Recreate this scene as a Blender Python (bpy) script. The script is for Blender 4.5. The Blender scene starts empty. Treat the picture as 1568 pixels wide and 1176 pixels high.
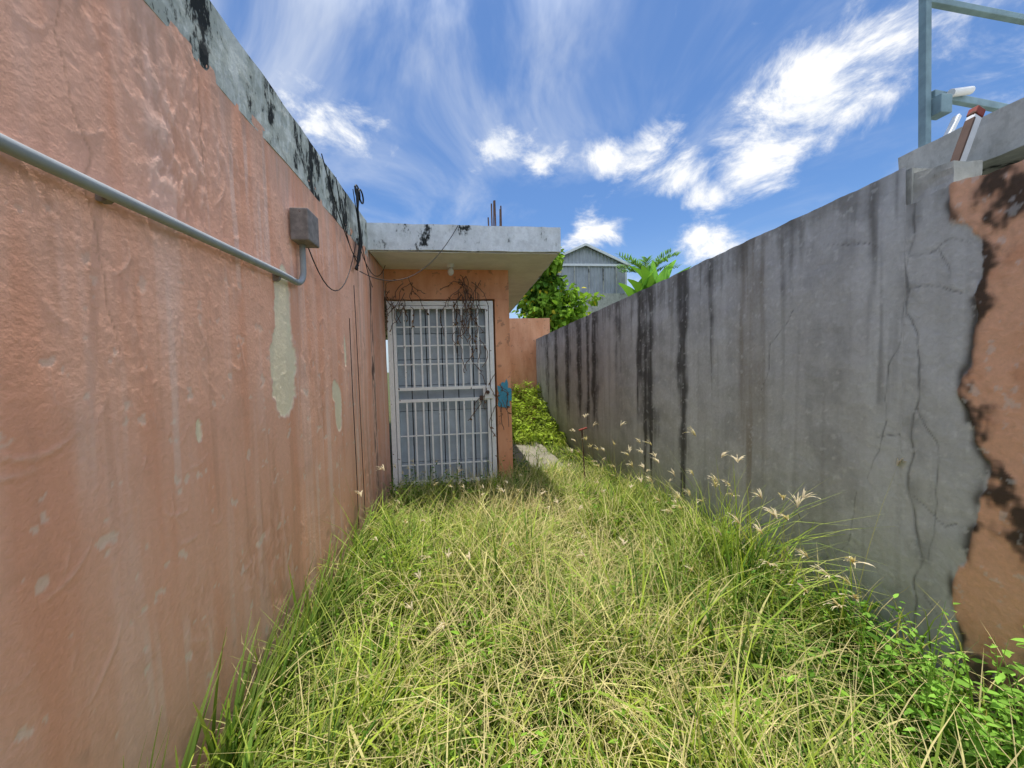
import bpy, math, random
import numpy as np
from mathutils import Matrix, Vector, noise as mnoise
random.seed(7); rng=np.random.default_rng(11)
scene=bpy.context.scene
try:
    scene.view_settings.view_transform='Standard'; scene.view_settings.look='None'; scene.view_settings.exposure=0
except Exception: pass
# ------------------------------------------------------------------ node helpers
class E:
    def __init__(s,nt,sock): s.nt=nt; s.s=sock
    def _m(s,op,a,b=None,c=None,clamp=False):
        n=s.nt.nodes.new('ShaderNodeMath'); n.operation=op; n.use_clamp=clamp
        for i,v in enumerate((a,b,c)):
            if v is None: continue
            if isinstance(v,E): s.nt.links.new(v.s,n.inputs[i])
            else: n.inputs[i].default_value=float(v)
        return E(s.nt,n.outputs[0])
    def __add__(s,o): return s._m('ADD',s,o)
    __radd__=__add__
    def __sub__(s,o): return s._m('SUBTRACT',s,o)
    def __rsub__(s,o): return s._m('SUBTRACT',o,s)
    def __mul__(s,o): return s._m('MULTIPLY',s,o)
    __rmul__=__mul__
    def __truediv__(s,o): return s._m('DIVIDE',s,o)
    def mx(s,o): return s._m('MAXIMUM',s,o)
    def mn(s,o): return s._m('MINIMUM',s,o)
    def clamp(s): return s._m('ADD',s,0.0,clamp=True)
    def sm(s,a,b):
        n=s.nt.nodes.new('ShaderNodeMapRange'); n.interpolation_type='SMOOTHSTEP'
        s.nt.links.new(s.s,n.inputs[0]); n.inputs[1].default_value=a; n.inputs[2].default_value=b
        return E(s.nt,n.outputs[0])
class M:
    def __init__(s,name,world=False):
        if world: s.nt=name
        else:
            s.mat=bpy.data.materials.new(name); s.mat.use_nodes=True; s.nt=s.mat.node_tree; s.nt.nodes.clear()
            s.out=s.nt.nodes.new('ShaderNodeOutputMaterial')
            tc=s.nt.nodes.new('ShaderNodeTexCoord'); sp=s.nt.nodes.new('ShaderNodeSeparateXYZ')
            s.oc=tc.outputs['Object']
            s.nt.links.new(tc.outputs['Object'],sp.inputs[0])
            s.x,s.y,s.z=[E(s.nt,sp.outputs[i]) for i in range(3)]
    def vec(s,x,y,z):
        n=s.nt.nodes.new('ShaderNodeCombineXYZ')
        for i,v in enumerate((x,y,z)):
            if isinstance(v,E): s.nt.links.new(v.s,n.inputs[i])
            else: n.inputs[i].default_value=v
        return n.outputs[0]
    def noise(s,v,scale=1,detail=4,rough=.55,dist=0):
        n=s.nt.nodes.new('ShaderNodeTexNoise'); s.nt.links.new(v,n.inputs['Vector'])
        n.inputs['Scale'].default_value=scale; n.inputs['Detail'].default_value=detail
        n.inputs['Roughness'].default_value=rough; n.inputs['Distortion'].default_value=dist
        return E(s.nt,n.outputs[0])
    def mix(s,f,a,b,mode='MIX'):
        n=s.nt.nodes.new('ShaderNodeMix'); n.data_type='RGBA'; n.blend_type=mode
        for i,v in ((0,f),(6,a),(7,b)):
            if isinstance(v,E): s.nt.links.new(v.s,n.inputs[i])
            elif isinstance(v,(int,float)): n.inputs[i].default_value=v
            else: n.inputs[i].default_value=(*v,1)
        return E(s.nt,n.outputs[2])
    def finish(s,col,rough=.9,height=None,dist=.01,strength=1,metal=0,spec=.3):
        b=s.nt.nodes.new('ShaderNodeBsdfPrincipled')
        if isinstance(col,E): s.nt.links.new(col.s,b.inputs['Base Color'])
        else: b.inputs['Base Color'].default_value=(*col,1)
        b.inputs['Roughness'].default_value=rough
        b.inputs['Metallic'].default_value=metal
        b.inputs['Specular IOR Level'].default_value=spec
        if height is not None:
            u=s.nt.nodes.new('ShaderNodeBump'); u.inputs['Distance'].default_value=dist; u.inputs['Strength'].default_value=strength
            s.nt.links.new(height.s,u.inputs['Height']); s.nt.links.new(u.outputs[0],b.inputs['Normal'])
        s.nt.links.new(b.outputs[0],s.out.inputs[0])
        return s.mat
# ------------------------------------------------------------------ materials
def painted(name,fs=55,bd=.004,mott=.16):
    m=M(name); a=m.nt.nodes.new('ShaderNodeVertexColor'); a.layer_name='Col'
    f=m.noise(m.oc,fs,3,.65)
    g=f*(mott*2)+(1-mott)
    c=m.mix(1.0,E(m.nt,a.outputs[0]),E(m.nt,m.vec(g,g,g)),'MULTIPLY')
    return m.finish(c,.95,f,bd,1.0,spec=.08)
def concrete(name,base=(.50,.52,.50),dark=(.03,.032,.03),thr=.53,sc=1.0,wid=.12,moss=None):
    m=M(name)
    a=m.noise(m.vec(m.x*5,m.y*5,m.z*2.2),sc,6,.72); med=m.noise(m.oc,12,4,.65)
    c=m.mix(med.sm(.3,.7),tuple(k*.72 for k in base),base)
    if moss: c=m.mix((a*.6+med*.4).sm(thr-.08,thr+.01)*.75,c,moss)
    c=m.mix((a*.85+med*.15).sm(thr,thr+wid),c,dark)
    return m.finish(c,.9,med,.005,1,spec=.15)
def simple(name,col,rough=.6,metal=0,var=.25,sc=12,rust=0,rustc=(.12,.05,.025)):
    m=M(name); n=m.noise(m.oc,sc,4,.65)
    c=m.mix(n.sm(.3,.7),tuple(k*(1-var) for k in col),col)
    if rust: c=m.mix(n.sm(.70-rust*.2,.74-rust*.15),c,rustc)
    return m.finish(c,rough,None,.002,.6,metal)
def foliage(name,trans=.35):
    m=M(name); a=m.nt.nodes.new('ShaderNodeVertexColor'); a.layer_name='Col'
    d=m.nt.nodes.new('ShaderNodeBsdfDiffuse')
    t=m.nt.nodes.new('ShaderNodeBsdfTranslucent'); x=m.nt.nodes.new('ShaderNodeMixShader'); x.inputs[0].default_value=trans
    g=m.mix(1.0,E(m.nt,a.outputs[0]),(1.25,1.25,.7),'MULTIPLY')
    m.nt.links.new(a.outputs[0],d.inputs['Color']); m.nt.links.new(g.s,t.inputs[0])
    m.nt.links.new(d.outputs[0],x.inputs[1]); m.nt.links.new(t.outputs[0],x.inputs[2]); m.nt.links.new(x.outputs[0],m.out.inputs[0])
    return m.mat
ML_W=painted('orange_stucco',60,.0024,.10); MG_W=painted('weathered_cement_render',45,.003,.20)
def plain_orange():
    m=M('orange_paint'); n=m.noise(m.vec(m.x*4,m.y*4,m.z*1.2),1.2,5,.65); f=m.noise(m.oc,14,4,.6)
    c=m.mix(n.sm(.3,.7),(.66,.29,.15),(.80,.41,.24)); c=m.mix(f.sm(.60,.68)*.5,c,(.25,.14,.09))
    return m.finish(c,.9,f,.004,1,spec=.1)
MO=plain_orange()
MC=concrete('mouldy_parapet_concrete',(.76,.79,.73),thr=.49,wid=.05,moss=(.36,.38,.32))
MS=concrete('porch_slab_concrete',(.80,.82,.82),thr=.565,wid=.06,moss=(.54,.56,.55))
MSo=simple('soffit_paint',(.80,.78,.72),.9,var=.15,sc=4)
MB=concrete('neighbor_concrete',(.62,.61,.54),thr=.54,moss=(.38,.37,.32))
MW=simple('white_gate_paint',(.86,.86,.83),.5,var=.10,sc=20,rust=.25)
MP=simple('gray_door_panel',(.46,.52,.57),.6,var=.2,sc=5)
MD=simple('dark_shadow_gap',(.03,.03,.03),.9)
MBl=simple('blue_paint',(.09,.36,.50),.8,sc=30)
MPipe=simple('gray_pvc_conduit',(.34,.37,.38),.7,var=.15)
MBox=simple('aged_metal_box',(.28,.25,.23),.7,var=.4,sc=25,rust=.2)
MK=simple('black_cable',(.015,.015,.015),.5)
MR=simple('rusty_steel',(.12,.07,.05),.8,rust=.5)
MT=simple('painted_steel_tube',(.24,.35,.38),.6,var=.3,sc=8)
MWh=simple('white_metal',(.80,.80,.78),.5,var=.12,rust=.1)
MRed=simple('rusty_red_paint',(.30,.06,.04),.7,rust=.4)
MZ=simple('corrugated_zinc',(.42,.44,.46),.7,var=.2,sc=3)
MBark=simple('bark',(.12,.085,.06),.95,var=.5,sc=20)
MVine=simple('dead_vine_wood',(.17,.11,.08),.9,var=.4,sc=30)
MF=foliage('grass_blades'); ML=foliage('leaves',.3)
MGl=simple('frosted_bulb',(.75,.72,.65),.2)
def soil():
    m=M('soil'); n=m.noise(m.oc,5,4,.7)
    c=m.mix(n.sm(.35,.65),(.05,.05,.02),(.11,.13,.035))
    return m.finish(c,.95,None)
MSoil=soil()
# ------------------------------------------------------------------ numpy noise
_p=rng.permutation(256); _g=np.stack([np.cos(np.arange(256)*2.39996),np.sin(np.arange(256)*2.39996)],-1)
def n2(x,y,seed=0):
    x=np.asarray(x,float)+seed*17.31; y=np.asarray(y,float)-seed*9.77
    xi=np.floor(x).astype(int); yi=np.floor(y).astype(int); xf=x-xi; yf=y-yi
    u=xf*xf*xf*(xf*(xf*6-15)+10); v=yf*yf*yf*(yf*(yf*6-15)+10)
    def g(a,b,dx,dy):
        h=_g[_p[(_p[a&255]+b)&255]]; return h[...,0]*dx+h[...,1]*dy
    a=g(xi,yi,xf,yf); b=g(xi+1,yi,xf-1,yf); c=g(xi,yi+1,xf,yf-1); d=g(xi+1,yi+1,xf-1,yf-1)
    return ((a*(1-u)+b*u)*(1-v)+(c*(1-u)+d*u)*v)*1.5
def fbm(x,y,seed=0,o=4,r=.5):
    t=0;a=1;s=0
    for i in range(o): t=t+a*n2(x*2**i,y*2**i,seed+i*3); s+=a; a*=r
    return t/s*1.3
def ss(a,b,x): t=np.clip((x-a)/(b-a),0,1); return t*t*(3-2*t)
def lerp(c,col,f): return c*(1-f[...,None])+np.array(col)*f[...,None]
# ------------------------------------------------------------------ mesh helpers
def empty(name):
    o=bpy.data.objects.new(name,None); scene.collection.objects.link(o); return o
def link(me,name,parent=None,mat=None,smooth=False):
    o=bpy.data.objects.new(name,me); scene.collection.objects.link(o)
    if parent: o.parent=parent
    if mat: me.materials.append(mat)
    if smooth: me.polygons.foreach_set('use_smooth',[True]*len(me.polygons))
    return o
def mesh(name,vs,fs,parent=None,mat=None,smooth=False):
    me=bpy.data.meshes.new(name); me.from_pydata([tuple(v) for v in vs],[],fs); me.update()
    return link(me,name,parent,mat,smooth)
def build(name,verts,quads,cols,mat,parent=None,smooth=False):
    verts=np.asarray(verts,np.float32); quads=np.asarray(quads,np.int32)
    me=bpy.data.meshes.new(name); nv=len(verts); nf=len(quads)
    me.vertices.add(nv); me.vertices.foreach_set('co',verts.ravel())
    me.loops.add(nf*4); me.loops.foreach_set('vertex_index',quads.ravel())
    me.polygons.add(nf); me.polygons.foreach_set('loop_start',np.arange(0,nf*4,4,dtype=np.int32))
    me.update(calc_edges=True)
    a=me.color_attributes.new('Col','FLOAT_COLOR','POINT')
    c=np.ones((nv,4),np.float32); c[:,:3]=cols; a.data.foreach_set('color',c.ravel())
    return link(me,name,parent,mat,smooth)
def sheet(name,P,C,mat,parent,flip=False):
    a,b=P.shape[:2]; idx=np.arange(a*b).reshape(a,b)
    Q=np.stack([idx[:-1,:-1],idx[1:,:-1],idx[1:,1:],idx[:-1,1:]],-1).reshape(-1,4)
    if flip: Q=Q[:,::-1]
    return build(name,P.reshape(-1,3),Q,np.clip(C.reshape(-1,3),.004,.9),mat,parent,True)
def rbox(name,x0,x1,y0,y1,z0,z1,mat,parent=None,res=.08,amp=.006,top=None):
    vs=[];fs=[];idx={}
    def lin(a,b): n=max(1,int(round((b-a)/res))); n=min(n,160); return [a+(b-a)*i/n for i in range(n+1)]
    X,Y,Z=lin(x0,x1),lin(y0,y1),lin(z0,z1)
    def V(p):
        k=(round(p[0],5),round(p[1],5),round(p[2],5))
        if k not in idx:
            q=Vector(p); t=(p[2]-z0)/(z1-z0)
            if top: q.z+=top(p[0],p[1])*t
            q+=mnoise.noise_vector(q*4)*amp+mnoise.noise_vector(q*15)*amp*.5
            idx[k]=len(vs); vs.append(q)
        return idx[k]
    def sh(A,B,f,flip):
        for i in range(len(A)-1):
            for j in range(len(B)-1):
                q=[V(f(A[i],B[j])),V(f(A[i+1],B[j])),V(f(A[i+1],B[j+1])),V(f(A[i],B[j+1]))]
                fs.append(q[::-1] if flip else q)
    sh(X,Y,lambda a,b:(a,b,z1),False); sh(X,Y,lambda a,b:(a,b,z0),True)
    sh(X,Z,lambda a,b:(a,y0,b),False); sh(X,Z,lambda a,b:(a,y1,b),True)
    sh(Y,Z,lambda a,b:(x1,a,b),False); sh(Y,Z,lambda a,b:(x0,a,b),True)
    return mesh(name,vs,fs,parent,mat)
def tube(name,pts,r,mat,parent=None,smooth=True,res=3):
    cu=bpy.data.curves.new(name,'CURVE'); cu.dimensions='3D'; cu.bevel_depth=r; cu.bevel_resolution=res; cu.use_fill_caps=True
    plist=pts if isinstance(pts[0][0],(tuple,list,Vector)) else [pts]
    for pp in plist:
        s=cu.splines.new('POLY'); s.points.add(len(pp)-1)
        for i,p in enumerate(pp): s.points[i].co=(p[0],p[1],p[2],1)
        s.use_smooth=smooth
    o=bpy.data.objects.new(name,cu); scene.collection.objects.link(o); cu.materials.append(mat)
    if parent: o.parent=parent
    return o
def boxes(name,bl,mat,parent=None,bev=.002):
    vs=[];fs=[]
    for (a,b,c,d,e,f) in bl:
        k=len(vs); vs+=[(a,c,e),(b,c,e),(b,d,e),(a,d,e),(a,c,f),(b,c,f),(b,d,f),(a,d,f)]
        fs+=[tuple(k+i for i in q) for q in ((3,2,1,0),(4,5,6,7),(0,1,5,4),(1,2,6,5),(2,3,7,6),(3,0,4,7))]
    o=mesh(name,vs,fs,parent,mat)
    if bev:
        b=o.modifiers.new('b','BEVEL'); b.width=bev; b.segments=2
    return o
def beam(name,p,q,w,d,mat,parent=None):
    p,q=Vector(p),Vector(q); ax=(q-p).normalized(); s=ax.cross(Vector((0,1,.01))).normalized(); t=ax.cross(s)
    vs=[]
    for o in (p,q):
        for a,b in((-1,-1),(1,-1),(1,1),(-1,1)): vs.append(o+s*a*w/2+t*b*d/2)
    o=mesh(name,vs,[(0,1,2,3),(7,6,5,4),(0,4,5,1),(1,5,6,2),(2,6,7,3),(3,7,4,0)],parent,mat)
    b=o.modifiers.new('b','BEVEL'); b.width=.003; b.segments=2
    return o
def sag(p,q,s,n=14):
    return [(p[0]+(q[0]-p[0])*t,p[1]+(q[1]-p[1])*t,p[2]+(q[2]-p[2])*t-s*4*t*(1-t)) for t in [i/n for i in range(n+1)]]
# ------------------------------------------------------------------ ground
def gz(x,y):
    return -.02*np.clip(y,0,10)-.02*np.clip(x,0,2)
ax=sorted(set([-150,-80,-40,-20,-10,-6]+[round(-4+.25*i,2) for i in range(33)]+[6,10,20,40,80,150]))
ay=sorted(set([-150,-80,-40,-20,-10,-5]+[round(-2+.25*i,2) for i in range(57)]+[15,20,30,50,90,200]))
vs=[(x,y,float(gz(x,y))+.012*mnoise.noise(Vector((x*3,y*3,0)))) for y in ay for x in ax]
nx=len(ax); fs=[(j*nx+i,j*nx+i+1,(j+1)*nx+i+1,(j+1)*nx+i) for j in range(len(ay)-1) for i in range(nx-1)]
mesh('ground',vs,fs,None,MSoil,True)
mslab=concrete('path_concrete',(.34,.31,.25),thr=.54,moss=(.20,.20,.13))
rbox('concrete_path',.62,1.45,5.2,7.6,-.27,-.095,mslab,None,.08,.014,top=lambda x,y:-.018*(y-5))
# ------------------------------------------------------------------ orange house
house=empty('stucco_house')
def steps(segs):
    r=[]
    for a,b,s in segs:
        n=max(1,int(round((b-a)/s))); r+=list(a+(b-a)*np.arange(n)/n)
    r.append(segs[-1][1]); return np.array(r)
ys=steps([(-2.5,.45,.1),(.45,1.7,.0055),(1.7,4.6,.009)]); ts=np.linspace(0,1,350)
Y=np.repeat(ys[:,None],len(ts),1); Zt=2.505+.022*Y; Z=-.25+(Zt+.25)*ts[None,:]
wy=Y+.05*fbm(Y*3,Z*3,50,3); wz=Z+.06*fbm(Y*3,Z*3,60,3)
big=fbm(Y*1.1,Z*1.1,1); med=fbm(Y*6,Z*6,2,4,.55); st=fbm(Y*6,Z*.45,3,4,.55); st2=fbm(Y*17,Z*.8,4,3)
rg=fbm(Y*24,Z*24,5,3,.6)
H=.003*big+.0010*med+.0018*fbm(Y*9,Z*.9,6,2)+.0003*rg
zone=ss(.25,.60,fbm(Y*1.7,Z*1.3,7,2))*.7; zone=np.maximum(zone,1.0*np.exp(-((Y-1.35)/.13)**2-((Z-2.12)/.24)**2))
zone=np.maximum(zone,.8*np.exp(-((Y-1.28)/.10)**2-((Z-2.35)/.15)**2))
bl=fbm(wy*26,wz*12,8,4,.6); H+=.0034*zone*ss(.05,.32,bl)-.0008*zone*ss(.1,.4,-bl)
wr=fbm(wy*8,wz*2.6,14,3,.5); wrk=np.exp(-(wr/.018)**2)*ss(.12,.42,fbm(Y*2.3,Z*2.0,17,2)); H+=.0022*wrk
rr=np.random.default_rng(5); folds=np.zeros_like(Y)
def stroke(y0,z0,ang,ln,cur,w,amp):
    pts=[];a=ang;y_,z_=y0,z0;n=8
    for i in range(n+1):
        pts.append((y_,z_)); y_+=math.cos(a)*ln/n; z_+=math.sin(a)*ln/n; a+=cur/n
    py=[p[0] for p in pts]; i0=np.searchsorted(ys,min(py)-.03); i1=np.searchsorted(ys,max(py)+.03)
    if i1-i0<2: return
    Yl=Y[i0:i1]+.5*(wy-Y)[i0:i1]; Zl=Z[i0:i1]+.5*(wz-Z)[i0:i1]; best=np.full(Yl.shape,9.); tt=np.zeros(Yl.shape)
    for k,((a_,b_),(c_,e_)) in enumerate(zip(pts[:-1],pts[1:])):
        vy,vz=c_-a_,e_-b_; t=np.clip(((Yl-a_)*vy+(Zl-b_)*vz)/(vy*vy+vz*vz),0,1); d=np.hypot(Yl-a_-t*vy,Zl-b_-t*vz)
        m_=d<best; best=np.where(m_,d,best); tt=np.where(m_,(k+t)/n,tt)
    ww=w*(.25+.75*np.sin(np.pi*np.clip(tt,.02,.98))); folds[i0:i1]=np.maximum(folds[i0:i1],amp*np.exp(-(best/ww)**2)*np.sin(np.pi*np.clip(tt,.03,.97))**.5)
for (y0,z0,ang,ln,cur,w,amp) in ((.80,1.27,-.5,.22,1.2,.004,.9),(.80,1.22,-.35,.13,.8,.0035,.7),(.86,.93,-.1,.20,1.5,.004,.7),(.95,.62,.5,.22,1.0,.004,.6),(1.25,.98,-.9,.12,1.6,.004,.9),(1.28,.86,-.6,.10,1.2,.004,.7),(1.45,.86,-.7,.07,1.9,.004,.6),(1.36,1.10,-.3,.10,1.4,.0035,.6),(1.75,.98,-.2,.07,1.0,.004,.6),(1.60,1.45,-.9,.08,1.2,.004,.6)):
    stroke(y0,z0,ang,ln,cur,w,amp)
for i in range(120):
    stroke(rr.uniform(.75,3.5),rr.uniform(.35,2.4),rr.choice([-1.57,-1.57,-1.4,-1.75,-1.1])+rr.normal(0,.25),rr.uniform(.03,.22),rr.normal(0,1.2),rr.uniform(.0025,.0045),rr.uniform(.2,.75))
H+=.0046*folds
C=np.zeros(Y.shape+(3,))+np.array((.86,.485,.345))
C=lerp(C,(.82,.42,.275),ss(-.1,.5,big)*.65)
C=lerp(C,(.88,.57,.45),ss(.08,.45,st)*.6)
C=lerp(C,(.79,.37,.23),ss(.05,.5,-st)*.6)
C=lerp(C,(.89,.63,.52),ss(.18,.5,st2)*ss(-.2,.3,fbm(Y*1.5,Z*1.5,9,2))*.55)
C=lerp(C,(.62,.33,.22),ss(.25,.6,-st2)*ss(-.1,.4,fbm(Y*1.3,Z*.8,18,2))*.38)
C=lerp(C,(.89,.65,.53),np.clip(folds,0,1)*.4)
C=lerp(C,(.62,.30,.19),zone*ss(0,.3,-bl)*.5); C=lerp(C,(.88,.62,.50),zone*ss(.1,.4,bl)*.35)
C=lerp(C,(.60,.33,.22),ss(.2,.5,med)*.20)
chip=ss(.50,.55,fbm(Y*13,Z*13,12,3,.6)); C=lerp(C,(.84,.74,.62),chip*.5*ss(2.3,1.0,Z)); H-=.001*chip
def patch(yc,zc,wy_,wz_,amp=.35):
    d=np.sqrt(((Y-yc)/wy_)**2+np.abs((Z-zc)/wz_)**3)+amp*fbm(Y*9,Z*7,13,4,.6)
    return ss(1.03,.95,d),np.exp(-((d-1.0)/.06)**2)
P_=np.zeros_like(Y);R_=np.zeros_like(Y)
for a in ((2.06,1.64,.09,.24),(2.04,1.42,.13,.23),(2.08,1.82,.05,.12),(2.84,1.14,.065,.17),(2.78,1.26,.045,.08),(1.405,1.21,.014,.04),(3.05,1.55,.02,.12)):
    p,r=patch(*a); P_=np.maximum(P_,p); R_=np.maximum(R_,r)
C=lerp(C,(.88,.62,.52),np.clip(R_-P_,0,1)*.6); H+=.002*R_*(1-P_)
pc=np.array((.90,.77,.55))*(1+.06*med[...,None]); C=C*(1-P_[...,None])+pc*P_[...,None]; H-=.0035*P_
def crack(pts,w=.0035,s=0):
    d=np.full(Y.shape,9.)
    for (a,b),(c,e) in zip(pts[:-1],pts[1:]):
        vy,vz=c-a,e-b; t=np.clip(((wy-a)*vy+(wz-b)*vz)/(vy*vy+vz*vz),0,1); d=np.minimum(d,np.hypot(wy-a-t*vy,wz-b-t*vz))
    return np.exp(-(d/w)**2)
K=crack([(1.05,2.5),(1.02,2.2),(1.10,1.98),(1.06,1.7),(1.13,1.45)],.0025)*.8+crack([(1.5,2.55),(1.55,2.3),(1.52,2.1)],.003)+crack([(3.3,1.9),(3.28,1.2),(3.35,.4)],.006)+crack([(.86,1.95),(1.0,1.75),(1.2,1.62)],.0025)*.5
C=lerp(C,(.34,.18,.11),np.clip(K,0,1)*.5); H-=.002*np.clip(K,0,1)
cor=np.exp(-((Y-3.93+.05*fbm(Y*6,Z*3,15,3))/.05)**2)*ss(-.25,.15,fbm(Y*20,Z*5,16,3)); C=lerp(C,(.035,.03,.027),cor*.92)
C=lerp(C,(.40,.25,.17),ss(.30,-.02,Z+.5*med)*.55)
up=ss(2.32,2.55,Z+.30*st2+.2*st); C=lerp(C,(.48,.29,.21),up*.4)
dk=np.exp(-((Y-3.55)/.12)**2)*ss(0,.4,st2+.2)*.4; C=lerp(C,(.38,.22,.15),dk)
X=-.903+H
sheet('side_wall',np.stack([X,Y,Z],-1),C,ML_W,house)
boxes('wall_core',[(-1.15,-.925,-2.5,4.6,-.25,2.44)],MO,house,0)
rbox('parapet',-1.17,-.902,-2.5,3.897,2.50,2.76,MC,house,.05,.006,top=lambda x,y:.022*y)
rbox('entry_wall_top',-.896,.56,4.6,4.8,2.215,2.57,MO,house,.09,.004)
rbox('entry_wall_pier',.385,.56,4.6,4.8,-.25,2.213,MO,house,.09,.004)
rbox('back_wing_wall',.30,.555,4.803,9.5,-.3,2.57,MO,house,.12,.004)
rbox('porch_roof',-1.3,1.03,3.9,8.3,2.575,2.83,MS,house,.06,.008)
boxes('soffit',[(-.89,1.0,3.93,8.25,2.562,2.570)],MSo,house,0)
boxes('roof_deck',[(-6,-1.16,-2.5,12,2.3,2.5)],MC,house,0)
tube('rebar_stubs',[[(x,y,2.8),(x+dx,y,2.8+h)] for x,y,dx,h in ((.37,4.5,0,.50),(.42,4.55,-.005,.56),(.46,4.5,.01,.44),(.40,4.65,.012,.60),(.49,4.6,0,.52),(.345,4.6,-.01,.38))],.0085,MR,house)
pp=[]
for i in range(28):
    a=i/28*2*math.pi; r=1+.7*mnoise.noise(Vector((math.cos(a)*2.2,math.sin(a)*2.2,3)))
    pp.append((min(.562,.480+.095*r*math.cos(a)),4.588,1.05+.16*r*math.sin(a)))
mesh('blue_paint_patch',pp,[tuple(range(28))],house,MBl)
tube('lamp_holder',[(-.12,4.35,2.57),(-.12,4.35,2.52)],.04,MWh,house)
bpy.ops.mesh.primitive_uv_sphere_add(segments=20,ring_count=12,radius=.035,location=(-.12,4.34,2.475))
o=bpy.context.object; o.name='light_bulb'; o.scale=(1,1,1.3); o.data.materials.append(MGl); o.parent=house
bpy.ops.object.shade_smooth()
# ---- security gate
gate=empty('security_gate'); gate.parent=house
x0,x1,zb,zt=-.875,.36,-.06,2.19; yf=4.57
boxes('door_frame',[(x0,x0+.055,yf,yf+.05,zb,zt),(x1-.05,x1,yf,yf+.05,zb,zt),(x0+.056,x1-.051,yf,yf+.05,zt-.05,zt)],MW,gate)
xi0,xi1=x0+.065,x1-.06
bars=[]; y0=yf+.005
for z in (zb+.10,1.02,1.16,zt-.075): bars.append((xi0,xi1,y0-.012,y0+.02,z-.018,z+.018))
bars+= [(xi0,xi0+.035,y0-.014,y0+.022,zb+.05,zt-.055),(xi1-.035,xi1,y0-.014,y0+.022,zb+.05,zt-.055)]
n=10
for i in range(1,n+1):
    x=xi0+.03+(xi1-xi0-.06)*i/(n+1)
    bars.append((x-.010,x+.010,y0-.004,y0+.012,zb+.119,1.001)); bars.append((x-.010,x+.010,y0-.004,y0+.012,1.179,zt-.094))
for z in (zt-.30,zt-.52,zt-.74,.60,.25): bars.append((xi0+.036,xi1-.036,y0+.013,y0+.021,z-.008,z+.008))
boxes('gate_bars',bars,MW,gate,.002)
boxes('lock_box',[(.215,.335,y0-.03,y0+.03,1.02,1.17)],MW,gate,.004)
tube('lock_knob',[(.27,y0-.065,1.10),(.27,y0-.02,1.10)],.022,MR,gate)
boxes('padlock',[(.17,.215,y0-.04,y0-.015,1.00,1.06)],MR,gate,.006)
pan=[]
for i in range(6):
    a=x0+.06+(x1-x0-.12)*i/6; b=x0+.06+(x1-x0-.12)*(i+1)/6-.010
    for j in range(7):
        z0=zb+.02+(zt-zb-.08)*j/7; z1=zb+.02+(zt-zb-.08)*(j+1)/7-.005
        pan.append((a,b,yf+.10,yf+.125,z0,z1))
boxes('door_panels',pan,MP,gate,.004)
boxes('door_backing',[(x0+.02,x1-.02,yf+.135,yf+.15,zb,zt)],MD,gate,0)
boxes('threshold',[(x0,x1,4.35,4.72,-.2,-.07)],mslab,house,.01)
# dead vines on the gate
vl=[]; vc=[]
for k in range(70):
    if k<36: x=random.choice([random.uniform(-.85,-.55),random.uniform(-.15,.15),random.uniform(-.05,.25)]); z=random.uniform(2.1,2.5)
    elif k<60: x=random.gauss(.0,.10); z=random.uniform(1.7,2.3)
    else: x=random.uniform(.15,.45); z=random.uniform(.9,1.5)
    p=[Vector((x,4.52,z))]; d=Vector((random.uniform(-1,1)*(.4 if 36<=k<60 else 1),random.uniform(-.3,.1),random.uniform(-1,.1)))
    for i in range(random.randint(6,14)):
        d+=Vector((random.uniform(-.6,.6),random.uniform(-.25,.25),random.uniform(-.9,.3))); d.normalize()
        q=p[-1]+d*.035; q.y=min(4.55,max(4.42,q.y)); q.x=min(.5,max(-.86,q.x)); q.z=min(2.5,q.z); p.append(q); vc.append(tuple(q))
    vl.append([tuple(q) for q in p])
dv=empty('dead_vine'); tube('stems',vl,.004,MVine,dv,res=1)
# ------------------------------------------------------------------ conduit and cables
con=empty('electrical_conduit')
cx=-.872
el=[(cx,2.16+.10*math.sin(a),1.965-.09*math.cos(a)) for a in [i/8*math.pi/2 for i in range(9)]]
tube('pipe',[(cx,-.5,1.845),(cx,.9,1.855),(cx,2.02,1.878)]+el+[(cx,2.262,2.12)],.016,MPipe,con)
for p in (1.10,1.98): tube('strap',[(cx-.020,p-.010,1.86),(cx-.020,p+.010,1.86)],.022,MBox,con)
tube('coupling',[(cx,.45,1.849),(cx,.53,1.85)],.020,MPipe,con)
boxes('junction_box',[(-.895,-.80,2.17,2.32,2.10,2.27)],MBox,con,.006)
cab=empty('utility_cable')
tube('drop_line',[[(-.87,3.08,1.80),(-.876,3.1,1.2),(-.88,3.13,.6),(-.88,3.12,.0)],[(-.885,3.3,2.1),(-.885,3.32,1.4),(-.885,3.34,.1)]],.003,MK,cab)
bl_=[]
for k in range(5):
    o=.012*k; bl_.append([(-.85+.02*random.random(),3.28+o+.05*random.random(),2.90),(-.83,3.3+o,2.84),(-.835-.004*k,3.32+o,2.72),(-.85,3.42+o+.03*math.sin(k),2.5),(-.87,3.40+o,2.35),(-.87,3.36-o,2.24)])
tube('cable_bundle',bl_,.009,MK,cab)
lp=[(-.84,3.36+.07*math.cos(a),2.88+.05*math.sin(a)) for a in [i/14*2*math.pi for i in range(15)]]
tube('cable_loop',[lp,[(x+.02,y+.03,z-.02) for x,y,z in lp]],.007,MK,cab)
tube('sagging_wires',[sag((-.87,2.33,2.12),(-.86,3.35,2.5),.34),sag((-.86,3.4,2.24),(-.02,3.89,2.82),.26),sag((-.86,2.6,2.78),(-.86,3.38,2.28),.07),sag((-.87,2.9,2.78),(-.86,3.36,2.35),.16),sag((-.86,3.3,2.88),(-.86,3.85,2.2),.12),sag((-.86,3.36,2.5),(-.80,4.2,2.5),.2)],.0035,MK,cab)
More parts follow.
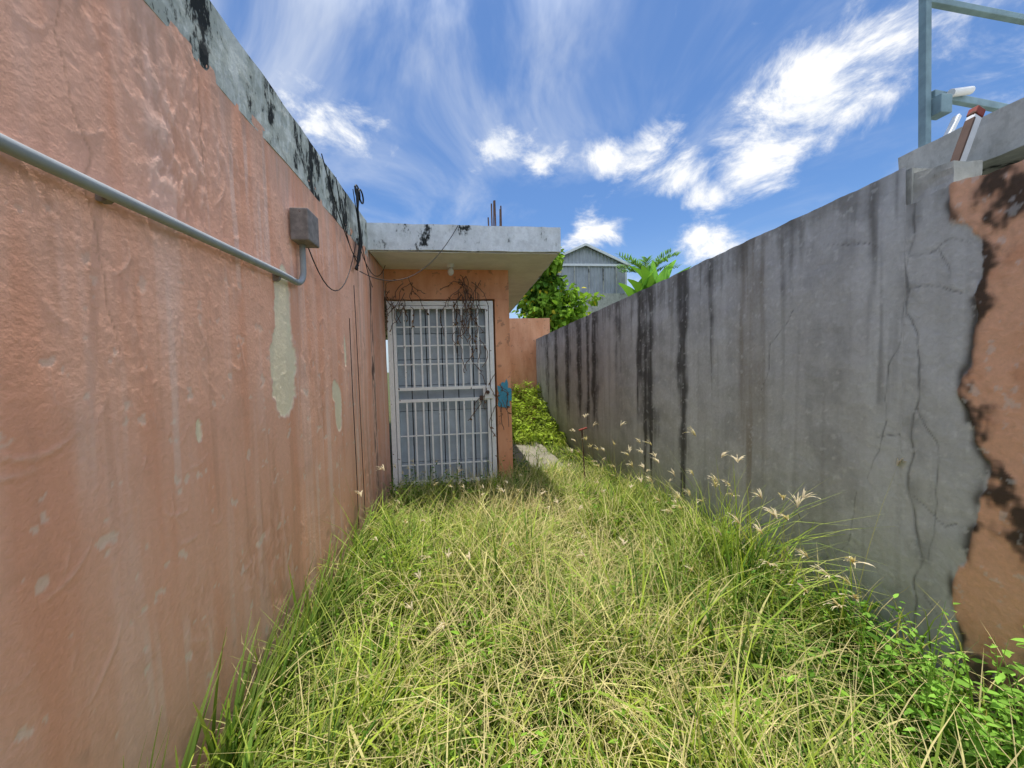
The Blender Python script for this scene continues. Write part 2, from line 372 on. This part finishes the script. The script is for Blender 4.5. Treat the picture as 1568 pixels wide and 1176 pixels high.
# ------------------------------------------------------------------ right wall
rw=empty('concrete_boundary_wall')
ys=steps([(-2.5,.8,.1),(.8,1.8,.0055),(1.8,3.2,.009),(3.2,5.5,.015),(5.5,10.4,.03)]); ts=np.linspace(0,1,270)
Y=np.repeat(ys[:,None],len(ts),1); ragg=.012*fbm(Y*4,0*Y,70,4)
Zt=np.where(Y<1.5,2.09+.02*fbm(Y*8,0*Y,71,3),2.25-.013*(Y-1.5))+ragg; Z=-.35+(Zt+.35)*ts[None,:]
wy=Y+.05*fbm(Y*2.5,Z*2.5,80,3); wz=Z+.05*fbm(Y*2.5,Z*2.5,81,3)
big=fbm(Y*.9,Z*.9,21); med=fbm(Y*5,Z*5,22,5,.6); st=fbm(Y*4.5,Z*.35,23,4,.55); st2=fbm(Y*16,Z*.6,24,3); sp=fbm(Y*18,Z*18,25,3,.6); trow=fbm(Y*2.2,Z*3.5,26,4,.6)
C=np.zeros(Y.shape+(3,))+np.array((.51,.50,.48))
C=lerp(C,(.39,.38,.365),ss(-.2,.5,med)*.55)
C=lerp(C,(.62,.61,.59),ss(0,.5,trow)*.5)
C=lerp(C,(.37,.36,.35),ss(0,.6,big)*.45)
C=lerp(C,(.64,.63,.61),ss(.05,.45,st)*.45)
C=lerp(C,(.30,.285,.26),ss(.15,.5,st2)*.32)
C=lerp(C,(.29,.28,.26),ss(.05,.45,-st)*ss(-.2,.4,med+.2)*.3)
tot=np.zeros_like(Y)
for yc,wd,z0,s in ((3.95,.17,.1,1.0),(4.14,.09,.9,.85),(3.27,.10,.15,1.0),(2.86,.08,1.3,.65),(5.65,.16,.1,.95),(5.98,.09,.2,.8),(6.45,.15,.2,.95),(7.2,.2,.2,.9),(8.1,.2,.2,.85),(9.0,.2,.3,.7),(4.75,.10,1.2,.75),(1.62,.035,.9,.45),(2.15,.05,1.5,.45),(2.5,.04,1.7,.5)):
    w=wd*(1+.5*n2(Z*3,Y*0,int(yc*10)))
    g=np.exp(-((Y+.05*fbm(Y*1.2,Z*1.8,30+int(yc*7),3)-yc)/w)**2)*ss(z0-.1,z0+.6,Z+.5*st2)*s; tot=np.maximum(tot,g)
tot=np.clip(ss(.05,1.0,tot*(1+.5*med+.6*st2)),0,1)
C=lerp(C,(.06,.055,.05),tot*.88)
br=np.exp(-((Y-2.44+.04*fbm(Y,Z*2,40,2))/.12)**2)*ss(.1,1.0,Z+.4*st2)*(.5+.5*ss(-.3,.4,st2)); C=lerp(C,(.25,.20,.14),np.clip(br,0,1)*.7)
tp=ss(2.0,2.30,Z+.012*Y+.30*st2+.2*med+.15*st); C=lerp(C,(.15,.14,.12),tp*.5)
e=fbm(Y*1.8,Z*1.8,27,4,.55); yb=Y+.10*e
rep=ss(1.68,1.60,yb)*ss(.1,.7,Z+.3*med); C=lerp(C,(.60,.60,.58),rep*.5)
bound=1.265+.10*ss(1.85,2.1,Z)+.02*np.sin(Z*5)
org=ss(bound+.006,bound-.006,yb+.03*med)
gm=fbm(Y*3.2,Z*2.6,28,5,.62)
oc=np.zeros_like(C)+np.array((.84,.47,.30)); oc=lerp(oc,(.72,.36,.21),ss(0,.5,med)); oc=lerp(oc,(.32,.18,.12),ss(.05,.35,gm+.15*st2)*.5); oc=lerp(oc,(.06,.047,.037),ss(.22,.42,gm+.16*np.exp(-((yb-bound)/.05)**2)+.1*med)*.92)
C=C*(1-org[...,None])+oc*org[...,None]
C=lerp(C,(.06,.05,.04),np.exp(-((yb-bound-.004)/.018)**2)*ss(-.4,.1,fbm(Y*9,Z*6,29,3))*.85)
def seg(pts,w):
    d=np.full(Y.shape,9.)
    for (a,b),(c,e_) in zip(pts[:-1],pts[1:]):
        vy,vz=c-a,e_-b; t=np.clip(((wy-a)*vy+(wz-b)*vz)/(vy*vy+vz*vz),0,1); d=np.minimum(d,np.hypot(wy-a-t*vy,wz-b-t*vz))
    return np.exp(-(d/w)**2)
K=seg([(1.47,2.2),(1.45,1.9),(1.50,1.6),(1.44,1.3),(1.46,.9),(1.42,.5),(1.44,.1)],.0045)*.8
for pts in ([(1.46,1.85),(1.38,1.83),(1.33,1.87),(1.29,1.84)],[(1.45,1.72),(1.36,1.70),(1.30,1.66)],[(1.47,1.72),(1.53,1.55),(1.57,1.35),(1.55,1.1),(1.62,.8)],[(1.45,1.2),(1.37,1.05),(1.36,.8),(1.40,.5)],[(1.6,1.9),(1.72,1.95),(1.9,2.05)],[(1.5,1.05),(1.6,1.0)],[(1.44,.8),(1.33,.72),(1.29,.74)],[(2.1,1.7),(2.25,1.5),(2.3,1.2)],[(1.36,1.83),(1.34,1.72)],[(1.39,.35),(1.30,.25)],[(1.7,.7),(1.75,.4),(1.9,.2)]):
    K=np.maximum(K,seg(pts,.003)*.7)
K=K*(1-org)*(.55+.45*ss(-.3,.2,fbm(Y*8,Z*8,33,2)))
hal=seg([(1.47,2.2),(1.45,1.9),(1.50,1.6),(1.44,1.3),(1.46,.9),(1.42,.5)],.035)*(1-org); C=lerp(C,(.22,.215,.20),hal*ss(-.2,.4,med)*.5)
sm_=seg([(1.55,2.2),(1.60,1.7),(1.58,1.2)],.05)*(1-org)*ss(-.1,.4,st2); C=lerp(C,(.14,.135,.125),sm_*.5)
C=lerp(C,(.08,.078,.075),np.clip(K,0,1)*.8)
C=lerp(C,(.72,.71,.68),ss(.38,.5,sp)*.35)
lowg=ss(.45,-.1,Z+.3*med); C=lerp(C,(.18,.18,.12),lowg*.5)
H=.012*big+.004*trow+.0015*med+.0004*sp-.003*np.clip(K,0,1)+.006*org+.003*rep+.003*org*ss(.1,.4,gm)
sheet('wall_face',np.stack([1.995-H,Y,Z],-1),C,MG_W,rw,True)
rbox('wall_core',2.016,2.18,1.50,10.4,-.35,2.243,MB,rw,.12,.004,top=lambda x,y:-.013*(y-1.5))
rbox('wall_core_low',2.016,2.18,-2.5,1.497,-.35,2.08,MB,rw,.12,.004)
rbox('wall_cap_stub',2.03,2.16,1.36,1.52,2.07,2.215,MB,rw,.03,.016)
rbox('garden_wall',.5,2.4,10.42,10.6,-.3,2.72,MO,None,.1,.008)
# ------------------------------------------------------------------ neighbour slab, frame
nb=empty('neighbor_house')
rbox('roof_slab',2.42,7,-3,1.86,2.30,2.50,MB,nb,.08,.01)
rbox('block_wall',2.62,6.9,-3,1.7,-.3,2.298,MSo,nb,.15,.008)
fr=empty('steel_frame')
beam('post',(2.5,1.80,2.3),(2.48,1.83,4.6),.036,.036,MT,fr)
beam('upper_rail',(2.5,1.83,3.31),(4.2,1.95,3.33),.032,.032,MT,fr)
beam('lower_rail',(2.53,1.80,2.80),(4.2,2.0,2.82),.038,.03,MT,fr)
beam('rear_post',(4.19,2.1,2.3),(4.19,2.1,4.6),.04,.04,MWh,fr)
boxes('bracket_plate',[(2.52,2.59,1.75,1.82,2.68,2.775)],MT,fr,.004)
beam('brace',(2.50,1.72,2.50),(2.62,1.75,2.66),.02,.03,MWh,fr)
tube('clamp',[(2.62,1.78,2.80),(2.76,1.79,2.83)],.02,MWh,fr)
bm=empty('painted_steel_beam')
beam('beam_body',(2.15,1.45,2.17),(2.283,1.465,2.455),.042,.03,MWh,bm)
beam('beam_red_end',(2.284,1.465,2.457),(2.30,1.466,2.49),.046,.034,MRed,bm)
beam('beam_flange',(2.125,1.447,2.16),(2.258,1.462,2.445),.010,.034,MR,bm)
# ------------------------------------------------------------------ shed
sh=empty('corrugated_shed'); vs=[];fs=[]
xa,xb,xm=3.25,6.65,4.95
N=90
for i in range(N+1):
    x=xa+(xb-xa)*i/N; y=15.0+(.03 if (i//2)%2 else 0); zt_=6.16-abs(x-xm)/1.7*.72
    vs+=[(x,y,4.2),(x,y,zt_)]
    if i: k=len(vs); fs.append((k-4,k-2,k-1,k-3))
mesh('gable_wall',vs,fs,sh,MZ)
boxes('side_walls',[(xa,xa+.05,15.05,19,4.2,5.4),(xb-.05,xb,15.05,19,4.2,5.4),(xa+.05,xb-.05,18.9,19,4.2,5.4)],MZ,sh,0)
mesh('roof_panels',[(xa-.15,14.85,5.38),(xm,14.85,6.2),(xb+.15,14.85,5.38),(xa-.15,19.2,5.38),(xm,19.2,6.2),(xb+.15,19.2,5.38)],[(0,1,4,3),(1,2,5,4)],sh,MZ)
beam('trim_right',(xm,14.84,6.19),(xb+.17,14.84,5.37),.09,.05,MWh,sh); beam('trim_left',(xm,14.84,6.19),(xa-.17,14.84,5.37),.09,.05,MWh,sh)
boxes('trim_mid',[(xa,xb,14.93,14.98,5.36,5.45),(xb-.03,xb+.04,14.93,14.98,4.2,5.35)],MWh,sh,0)
boxes('battens',[(x-.02,x+.02,14.95,14.985,4.2,5.355) for x in (3.9,4.5,5.1,5.7,6.25)],MB,sh,0)
rbox('ground_storey',3.0,6.9,14.6,19,-.3,4.2,MB,sh,.25,.01)
# ------------------------------------------------------------------ vegetation generators
def blades(base,L,W,az,lean,droop,col,K=5,tipc=None,basec=.40,twist=None):
    n=len(base); t=np.linspace(0,1,K)[None,:]
    ang=lean[:,None]+droop[:,None]*t
    ds=L[:,None]/(K-1)
    hx=np.cumsum(np.sin(ang)*ds,1)-np.sin(ang)*ds; hz=np.cumsum(np.cos(ang)*ds,1)-np.cos(ang)*ds
    cx,sy=np.cos(az)[:,None],np.sin(az)[:,None]
    P=np.stack([base[:,0:1]+hx*cx,base[:,1:2]+hx*sy,base[:,2:3]+hz],-1)
    tw=(az+np.pi/2 if twist is None else az+twist)[:,None]
    w=W[:,None]*(np.sin(np.pi*(0.12+.88*t)**.8)*.5+.03)
    w=np.where(t>.99,W[:,None]*.04,np.maximum(w,W[:,None]*.2))
    S=np.stack([np.cos(tw)*w,np.sin(tw)*w,np.zeros_like(w)+w*.15],-1)
    V=np.stack([P-S,P+S],2).reshape(n*K*2,3)
    b=(np.arange(n)*K*2)[:,None]; k=np.arange(K-1)[None,:]*2
    Q=np.stack([b+k,b+k+1,b+k+3,b+k+2],-1).reshape(-1,4)
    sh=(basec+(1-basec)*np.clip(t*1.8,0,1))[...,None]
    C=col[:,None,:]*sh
    if tipc is not None: C=C*(1-t[...,None]**3*.5)+tipc*(t[...,None]**3*.5)
    C=np.repeat(C,2,axis=1).reshape(-1,3)
    return V,Q,C
def leaves(c,d,L,W,col,up=None):
    n=len(c); d=d/np.linalg.norm(d,axis=1,keepdims=True)
    up=rng.normal(0,.45,(n,3))+np.array([0,0,1.]) if up is None else up
    s=np.cross(d,up); s/=np.linalg.norm(s,axis=1,keepdims=True)+1e-6; u=np.cross(s,d)
    L=L[:,None];W=W[:,None]
    pts=[c, c+d*L*.3-s*W*.5+u*W*.12, c+d*L*.3+s*W*.5+u*W*.12, c+d*L*.5-u*L*.05,
         c+d*L*.7-s*W*.36+u*W*.05-u*L*.08, c+d*L*.7+s*W*.36+u*W*.05-u*L*.08, c+d*L-u*L*.22, c]
    V=np.stack(pts,1).reshape(-1,3); b=(np.arange(n)*8)[:,None]
    q=np.array([[0,1,4,3],[0,3,5,2],[3,4,6,5]])
    Q=(b[:,:,None]+q[None]).reshape(-1,4)
    return V,Q,np.repeat(col,8,axis=0)
class Acc:
    def __init__(s): s.V=[];s.Q=[];s.C=[];s.n=0
    def add(s,v,q,c): s.V.append(v); s.Q.append(q+s.n); s.C.append(c); s.n+=len(v)
    def out(s,name,mat,parent=None): return build(name,np.concatenate(s.V),np.concatenate(s.Q),np.concatenate(s.C),mat,parent)
D=Acc(); vc=np.array(vc); pick=rng.choice(len(vc),170); n=170
dd=rng.normal(0,1,(n,3)); dd[:,2]-=.6; v,q,c=leaves(vc[pick],dd,rng.uniform(.02,.06,n),rng.uniform(.012,.03,n),np.array([[.22,.14,.09]])*rng.uniform(.4,1.5,n)[:,None]); D.add(v,q,c)
D.out('dry_leaves',ML,dv)
GREEN=np.array([.15,.31,.035]); LIME=np.array([.43,.56,.065]); STRAW=np.array([.84,.72,.36]); DARK=np.array([.04,.12,.015])
def gcol(n,x,y,sw=1.0):
    k=fbm(x*1.4,y*1.4,90,2)*.9; k2=fbm(x*4,y*4,91,2)
    r=rng.random(n)
    f=np.clip(.52+k+rng.normal(0,.30,n),0,1)[:,None]
    c=GREEN[None]*(1-f)+LIME[None]*f
    center=np.exp(-((x-.45)/.75)**2)
    st=(r<(.06+.28*center+.4*np.clip(k2,0,1))*sw)
    f=rng.uniform(.4,1,n)[:,None]
    c=np.where(st[:,None],c*(1-f)+STRAW[None]*f,c)
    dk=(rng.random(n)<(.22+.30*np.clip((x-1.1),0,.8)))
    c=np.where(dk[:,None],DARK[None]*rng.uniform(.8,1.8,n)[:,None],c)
    return np.minimum(c*rng.uniform(.6,1.25,n)[:,None],.88)
A=Acc()
def field(n,xr,yr,Lr,Wr,lean,droop,per=16,spread=.04,sw=1.0):
    nc=n//per
    cx=rng.uniform(*xr,nc); cy=rng.uniform(*yr,nc); ch=rng.uniform(.45,1.5,nc); caz=rng.uniform(0,2*np.pi,nc); cl=rng.normal(0,.3,nc)
    ci=rng.integers(0,nc,n)
    x=cx[ci]+rng.normal(0,spread,n); y=cy[ci]+rng.normal(0,spread,n)
    x=np.clip(x,-.885,1.95)
    ok=np.ones(n,bool)
    ok&=~((x>.65)&(x<1.42)&(y>5.2)&(y<7.2)&(rng.random(n)<.88))
    ok&=~((x<.6)&(y>4.45))
    x,y,ci=x[ok],y[ok],ci[ok]; n=len(x)
    hs=(1+.8*fbm(x*1.3,y*1.3,92,2))*ch[ci]*(1-.38*np.clip((y-2.8)/1.4,0,1))
    L=rng.uniform(*Lr,n)*hs; W=rng.uniform(*Wr,n)
    az=caz[ci]+rng.normal(0,.8,n)
    az=np.where((x<-.7),rng.uniform(-1.2,1.2,n),az); az=np.where((x>1.68),np.pi+rng.uniform(-1.2,1.2,n),az)
    base=np.stack([x,y,gz(x,y)-.01],-1)
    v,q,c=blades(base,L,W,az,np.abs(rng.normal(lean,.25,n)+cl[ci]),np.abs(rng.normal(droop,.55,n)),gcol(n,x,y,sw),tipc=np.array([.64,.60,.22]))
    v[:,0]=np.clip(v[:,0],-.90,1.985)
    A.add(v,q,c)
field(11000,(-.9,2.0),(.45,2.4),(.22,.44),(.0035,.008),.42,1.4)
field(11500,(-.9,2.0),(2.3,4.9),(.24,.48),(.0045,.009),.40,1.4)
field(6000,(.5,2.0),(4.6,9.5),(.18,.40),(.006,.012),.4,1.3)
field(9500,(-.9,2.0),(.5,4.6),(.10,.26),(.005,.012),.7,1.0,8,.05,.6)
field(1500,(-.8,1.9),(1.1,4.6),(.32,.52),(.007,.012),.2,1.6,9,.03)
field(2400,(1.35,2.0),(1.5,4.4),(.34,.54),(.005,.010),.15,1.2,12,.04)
n=8000; x=rng.normal(.5,.65,n).clip(-.8,1.85); y=rng.uniform(.5,4.8,n)
v,q,c=blades(np.stack([x,y,gz(x,y)+rng.uniform(.08,.30,n)*(1-.35*np.clip((y-2.8)/1.4,0,1))],-1),rng.uniform(.10,.30,n),rng.uniform(.0018,.0038,n),rng.uniform(0,6.28,n),rng.uniform(.4,1.5,n),rng.uniform(-.2,.8,n),STRAW[None]*rng.uniform(.6,1.04,n)[:,None],basec=.9)
v[:,0]=np.clip(v[:,0],-.90,1.985); A.add(v,q,c)
n=330; y=np.concatenate([rng.uniform(.85,2.3,230),rng.uniform(2.3,3.8,100)]); x=-.86+np.abs(rng.normal(0,.07,n))
v,q,c=blades(np.stack([x,y,gz(x,y)],-1),rng.uniform(.35,.72,n)*(1.15-.18*y),rng.uniform(.009,.016,n),rng.uniform(-1.6,1.7,n),np.abs(rng.normal(.12,.15,n)),rng.uniform(.2,1.0,n),np.array([.11,.22,.035])[None]*rng.uniform(.6,1.6,n)[:,None],K=8,tipc=np.array([.50,.45,.16]))
v[:,0]=np.maximum(v[:,0],-.90); A.add(v,q,c)
A.out('grass',MF)
# ---- broadleaf weeds
B=Acc()
def weed(x,y,h,nl,ls,col,zoff=0,bend=.25,wr=.45):
    az=random.uniform(0,6.28); z0=float(gz(x,y))+zoff
    tip=Vector((math.cos(az)*bend*h,math.sin(az)*bend*h,h))
    cs=[];ds=[]
    for i in range(nl):
        t=.25+.75*(i+random.random()*.5)/nl; p=Vector((x,y,z0))+Vector((tip.x*t*t,tip.y*t*t,tip.z*t))
        a=i*2.4+random.uniform(-.4,.4); cs.append(p); ds.append((math.cos(a),math.sin(a),random.uniform(-.1,.6)))
    cs=np.array(cs);ds=np.array(ds); n=nl
    cs[:,0]=np.minimum(cs[:,0],1.93)
    ls_=ls*rng.uniform(.6,1.2,n)*(1.15-.5*np.linspace(0,1,n))
    v,q,c=leaves(cs,ds,ls_,ls_*wr,col[None]*rng.uniform(.6,1.4,n)[:,None]); B.add(v,q,c)
    base=np.array([[x,y,z0]]); v,q,c=blades(base,np.array([h*1.04]),np.array([.006]),np.array([az]),np.array([.05]),np.array([bend*1.3]),col[None]*.8,K=5,basec=.8); B.add(v,q,c)
for i in range(110):
    y=random.uniform(.8,3.4); x=1.93-abs(random.gauss(0,.25)); weed(x,y,random.uniform(.18,.40),random.randint(7,12),random.uniform(.05,.085),np.array([.15,.31,.045]),wr=.32)
for i in range(38):
    weed(random.uniform(1.5,1.90),random.uniform(.8,1.3),random.uniform(.38,.62),random.randint(14,22),random.uniform(.035,.06),np.array([.24,.44,.07]))
for i in range(560):
    x=random.uniform(-.75,1.85); weed(x,random.uniform(.55,4.0),random.uniform(.16,.36),random.randint(6,11),random.uniform(.035,.07),np.array([.25,.44,.055])*random.uniform(.5,1.2),wr=random.uniform(.18,.36))
for i in range(130): weed(random.uniform(-.85,.75),random.uniform(3.95,4.5),random.uniform(.10,.26) if i%6 else random.uniform(.3,.5),random.randint(7,12),random.uniform(.04,.07),np.array([.10,.22,.04]))
for i in range(40): weed(random.uniform(.58,.75),random.uniform(4.3,6.0),random.uniform(.10,.32),random.randint(8,14),random.uniform(.04,.07),np.array([.08,.17,.04]))
n=6000; y=rng.uniform(7.3,10.4,n); x=rng.uniform(.57,2.0,n)
zz=gz(x,y)+np.clip((y-7.7)/2.4,0,1)*.95*(.85+.5*fbm(x*2.5,y*2.5,95,2))+rng.uniform(0,.2,n)
d=rng.normal(0,1,(n,3)); d[:,2]=np.abs(d[:,2])*.5; L=rng.uniform(.05,.15,n)
v,q,c=leaves(np.stack([x,y,zz],-1),d,L,L*rng.uniform(.12,.45,n),(np.array([.30,.40,.06])[None]*(rng.uniform(.3,1.4,n)*(1+.9*fbm(x*3,y*3,96,2)).clip(.3,1.6))[:,None])); B.add(v,q,c)
B.out('weeds',ML)
# ---- seed-head grass
S=Acc()
def seedhead(x,y,h,az,lean,n=8,s=.085):
    z0=float(gz(x,y)); K=6
    v,q,c=blades(np.array([[x,y,z0]]),np.array([h]),np.array([.0035]),np.array([az]),np.array([lean]),np.array([.35]),np.array([[.42,.40,.17]]),K=K,basec=.8)
    S.add(v,q,c); tip=v[-2:].mean(0)
    a=az+rng.uniform(-1.0,1.0,n)
    v,q,c=blades(np.repeat(tip[None],n,0),rng.uniform(.6,1.1,n)*s,np.full(n,.006),a,rng.uniform(.1,.7,n)+lean,rng.uniform(.5,1.6,n),np.array([[.82,.71,.50]])*rng.uniform(.75,1.05,n)[:,None],K=6,basec=.9)
    v=v+rng.normal(0,.0012,v.shape)
    S.add(v,q,c)
for x,y,h,az,ln in ((-.80,2.9,.86,3.0,.05),(-.78,2.5,.62,3,.1),(-.7,2.95,.50,2.5,.2),(1.75,2.6,.78,0,.05),(1.7,2.15,.82,1,.1),(1.72,1.9,.70,0,.1),(1.72,1.5,1.0,0,.12),(1.65,1.5,.70,2,.2),
    (1.5,3.9,.85,0,.05),(1.6,3.6,.6,1,.1),(1.45,4.6,.75,0,.05),(1.2,3.9,.55,2,.1),(.9,4.0,.6,2,.2),(1.8,2.35,1.0,2.8,.1),(1.3,4.2,.9,1,.1),(1.8,3.1,.8,3,.1),(-.2,3.5,.5,1,.3),(.4,3.0,.45,2,.4),(1.75,1.75,.66,1,.1),(-.55,3.4,.6,2.8,.2)):
    seedhead(x,y,h,az,ln,11,.09)
for i in range(60): seedhead(random.uniform(-.7,1.85),random.uniform(1.6,4.3),random.uniform(.36,.54),random.uniform(0,6.28),random.uniform(.1,.5),8,.055)
for i in range(46): seedhead(random.uniform(1.35,1.85),random.uniform(1.3,4.2),random.uniform(.42,.78),random.uniform(1.5,4.7),random.uniform(.05,.3),10,.075)
S.out('flowering_grass',MF)
st=empty('rusty_stake'); tube('rod',[(1.43,4.45,-.1),(1.40,4.45,.62)],.010,MR,st); tube('tag',[(1.36,4.45,.60),(1.46,4.44,.63)],.012,MRed,st)
# ---- tree behind the wall
tr=empty('vine_covered_tree'); T=Acc()
limbs=[[(2.6,11.9,-.2),(2.65,11.9,1.5),(2.55,11.8,3.0),(2.75,11.7,4.6)],[(2.6,11.85,2.2),(2.3,11.7,3.0),(2.1,11.6,3.9)],[(2.55,11.8,2.8),(2.85,11.7,3.6),(2.95,11.6,4.2)]]
tube('limbs',[l for l in limbs],.05,MBark,tr); tube('trunk',[limbs[0][0],limbs[0][1],limbs[0][2]],.11,MBark,tr)
cl=[]
for i in range(150):
    cx=random.gauss(2.55,.40); cz=random.uniform(2.3,5.1)
    if cz>3.7 and cx>2.95: continue
    if abs(cx-2.5-.35*max(0,cz-4.2))>.85-.5*max(0,(cz-4.1)): continue
    cl.append((cx,random.gauss(11.5,.30),cz,random.uniform(.10,.24),random.random()))
for i in range(26): cl.append((random.uniform(1.7,3.9),random.uniform(10.85,11.2),random.uniform(2.6,3.5),.15,.9))
for cx,cy,cz,r,k in cl:
    n=int(48*r/.25); p=rng.normal(0,1,(n,3)); p/=np.linalg.norm(p,axis=1,keepdims=True); p*=r*rng.uniform(.3,1.5,n)[:,None]
    c0=np.array([cx,cy,cz]); L=rng.uniform(.10,.24,n); d=p+rng.normal(0,.15,(n,3)); d[:,2]-=.12
    col=(np.array([.06,.14,.022])*(1-k)+np.array([.26,.42,.05])*k)[None]*rng.uniform(.6,1.5,n)[:,None]
    yl=rng.random(n)<.05; col=np.where(yl[:,None],np.array([[.7,.6,.06]]),col)
    v,q,c=leaves(c0+p,d,L,L*.72,col); T.add(v,q,c)
T.out('crown',ML,tr)
# ---- banana plant & palm
bp=empty('banana_plant'); T=Acc()
for px,pz,az,L,ln,dr in ((6.6,3.7,.2,1.5,.25,.7),(6.6,3.6,-.5,1.4,.5,.8),(6.5,3.6,2.6,1.5,.2,.9),(6.4,3.5,-2.4,1.4,.3,.9),(6.5,3.5,1.2,1.6,.1,.5),(6.6,3.8,-.2,1.4,.8,.3),(6.4,3.4,3.4,1.3,.6,.7),(5.9,3.4,2.9,1.0,.4,.7),(5.9,3.4,.4,1.5,.2,.8),(5.9,3.4,-1.2,1.4,.3,.8),(6.2,3.5,-.9,1.4,.3,.7),(6.2,3.5,.9,1.4,.2,.4)):
    v,q,c=blades(np.array([[px,12.3,pz]]),np.array([L]),np.array([.42]),np.array([az]),np.array([ln]),np.array([dr]),np.array([[.20,.42,.06]])*random.uniform(.5,1.4),K=10,basec=.8,twist=np.array([math.pi/2+.5])); T.add(v,q,c)
T.out('banana_leaves',ML,bp); tube('stem',[(6.5,12.3,-.2),(6.55,12.3,3.7)],.11,simple('banana_stem',(.16,.22,.06),.6),bp); tube('stem_small',[(5.95,12.3,-.2),(5.9,12.3,3.45)],.09,bpy.data.materials['banana_stem'],bp)
pt=empty('palm_tree'); T=Acc()
for k in range(15):
    az=k*2.4; ln=random.uniform(.1,.8); K=16; L=random.uniform(1.1,1.5)
    v,q,c=blades(np.array([[6.9,13.6,4.5]]),np.array([L]),np.array([.03]),np.array([az]),np.array([ln]),np.array([1.1]),np.array([[.25,.38,.12]]),K=K); T.add(v,q,c)
    sp_=(v[0::2]+v[1::2])/2
    for i in range(3,K):
        for sd in (-1,1):
            nn=2; b=np.repeat(sp_[i][None],nn,0)+rng.normal(0,.02,(nn,3))
            v2,q2,c2=blades(b,np.full(nn,.38)*(1.1-.5*i/K),np.full(nn,.035),np.full(nn,az+sd*1.0)+rng.normal(0,.1,nn),np.full(nn,.9),np.full(nn,.8),np.array([[.20,.38,.11]])*rng.uniform(.7,1.5,(nn,1)),K=4); T.add(v2,q2,c2)
T.out('fronds',ML,pt); tube('trunk',[(6.9,13.6,-.2),(6.95,13.6,2.2),(6.9,13.6,4.55)],.10,MBark,pt)
# ------------------------------------------------------------------ light
sd=Vector((.028,.12,1)).normalized(); el_=math.asin(sd.z); azs=math.atan2(sd.x,sd.y)
L=bpy.data.lights.new('sun','SUN'); L.energy=4.8; L.angle=math.radians(.5); L.color=(1,.955,.88)
lo=bpy.data.objects.new('sun',L); scene.collection.objects.link(lo); lo.rotation_euler=sd.to_track_quat('Z','Y').to_euler(); lo.location=(2,0,12)
w=bpy.data.worlds.new('World'); scene.world=w; w.use_nodes=True; nt=w.node_tree; nt.nodes.clear()
m=M(nt,True); out=nt.nodes.new('ShaderNodeOutputWorld'); bg=nt.nodes.new('ShaderNodeBackground'); nt.links.new(bg.outputs[0],out.inputs[0])
sky=nt.nodes.new('ShaderNodeTexSky'); sky.sky_type='NISHITA'; sky.sun_disc=False; sky.sun_elevation=el_; sky.sun_rotation=azs; sky.altitude=50; sky.air_density=1.0; sky.dust_density=.6; sky.ozone_density=2.5
tc=nt.nodes.new('ShaderNodeTexCoord'); sp=nt.nodes.new('ShaderNodeSeparateXYZ'); nt.links.new(tc.outputs['Generated'],sp.inputs[0])
X,Y,Z=[E(nt,sp.outputs[i]) for i in range(3)]
den=Z.mx(0.0)+.30; u=X/den; v=Y/den
skyc=m.mix(1.0,E(nt,sky.outputs[0]),(.60,.79,1.0),'MULTIPLY')
cir=m.noise(m.vec(u*1.2+v*.3,v*.9-u*.25,0.9),1.6,6,.60,dist=.9)
haze=(cir+X.sm(.25,-.35)*.03).sm(.43,.79)*.68
sv=m.vec(X,Y,Z*1.6)
nn=m.noise(sv,6.5,8,.64,dist=.35)
tot=None
for (a,b,c_,r,s) in ((.640,.632,.455,.26,1.0),(.57,.69,.38,.17,.95),(.70,.58,.50,.16,.95),(.10,.856,.490,.15,.88),(.18,.86,.46,.12,.88),(.385,.798,.455,.15,.95),(.46,.79,.40,.14,.95),(.52,.77,.36,.11,.85),(-.25,.827,.498,.18,.85),(.553,.792,.258,.15,.8),(.33,.89,.32,.2,.8),(.70,.68,.22,.14,.7),(.05,.95,.28,.2,.65),(.85,.1,.5,.85,.95),(.2,-.75,.6,.9,.9)):  # last two: clouds centred out of view, added for ambient light on walls
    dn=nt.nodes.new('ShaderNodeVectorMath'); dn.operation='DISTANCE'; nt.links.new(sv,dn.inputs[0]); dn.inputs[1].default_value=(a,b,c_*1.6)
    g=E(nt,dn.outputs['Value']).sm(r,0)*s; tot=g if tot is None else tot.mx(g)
cum=(tot*.85+(nn-.5)*2.1).sm(.31,.88)
cov=(haze+cum).clamp().mn(.97)
low=Z.sm(.35,0.02)*.4
skyc=m.mix(low,skyc,(4.6,5.4,6.2))
gain=Z.sm(.62,.85)*2.2+Y.sm(.30,-.2)*1.8+1.0  # extra cloud brightness overhead and behind the camera, added to fill the walls
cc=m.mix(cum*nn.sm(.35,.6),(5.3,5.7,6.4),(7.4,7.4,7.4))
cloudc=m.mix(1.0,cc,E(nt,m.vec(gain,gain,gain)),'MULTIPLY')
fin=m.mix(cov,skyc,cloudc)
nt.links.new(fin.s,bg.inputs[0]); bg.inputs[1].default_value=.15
# ------------------------------------------------------------------ camera
yaw=math.atan(72.2/580);pitch=math.atan(27/580);roll=math.radians(1.4)
r0=Vector((math.cos(yaw),-math.sin(yaw),0)); fwd=Vector((math.sin(yaw)*math.cos(pitch),math.cos(yaw)*math.cos(pitch),-math.sin(pitch))); u0=r0.cross(fwd)
c,s=math.cos(roll),math.sin(roll); R=r0*c-u0*s; U=r0*s+u0*c
cd=bpy.data.cameras.new('camera'); cd.lens=580/1568*36; cd.sensor_width=36; cd.clip_start=.02; cd.clip_end=1000
co=bpy.data.objects.new('camera',cd); scene.collection.objects.link(co)
co.matrix_world=Matrix(((R.x,U.x,-fwd.x,0),(R.y,U.y,-fwd.y,0),(R.z,U.z,-fwd.z,1.4),(0,0,0,1)))
scene.camera=co
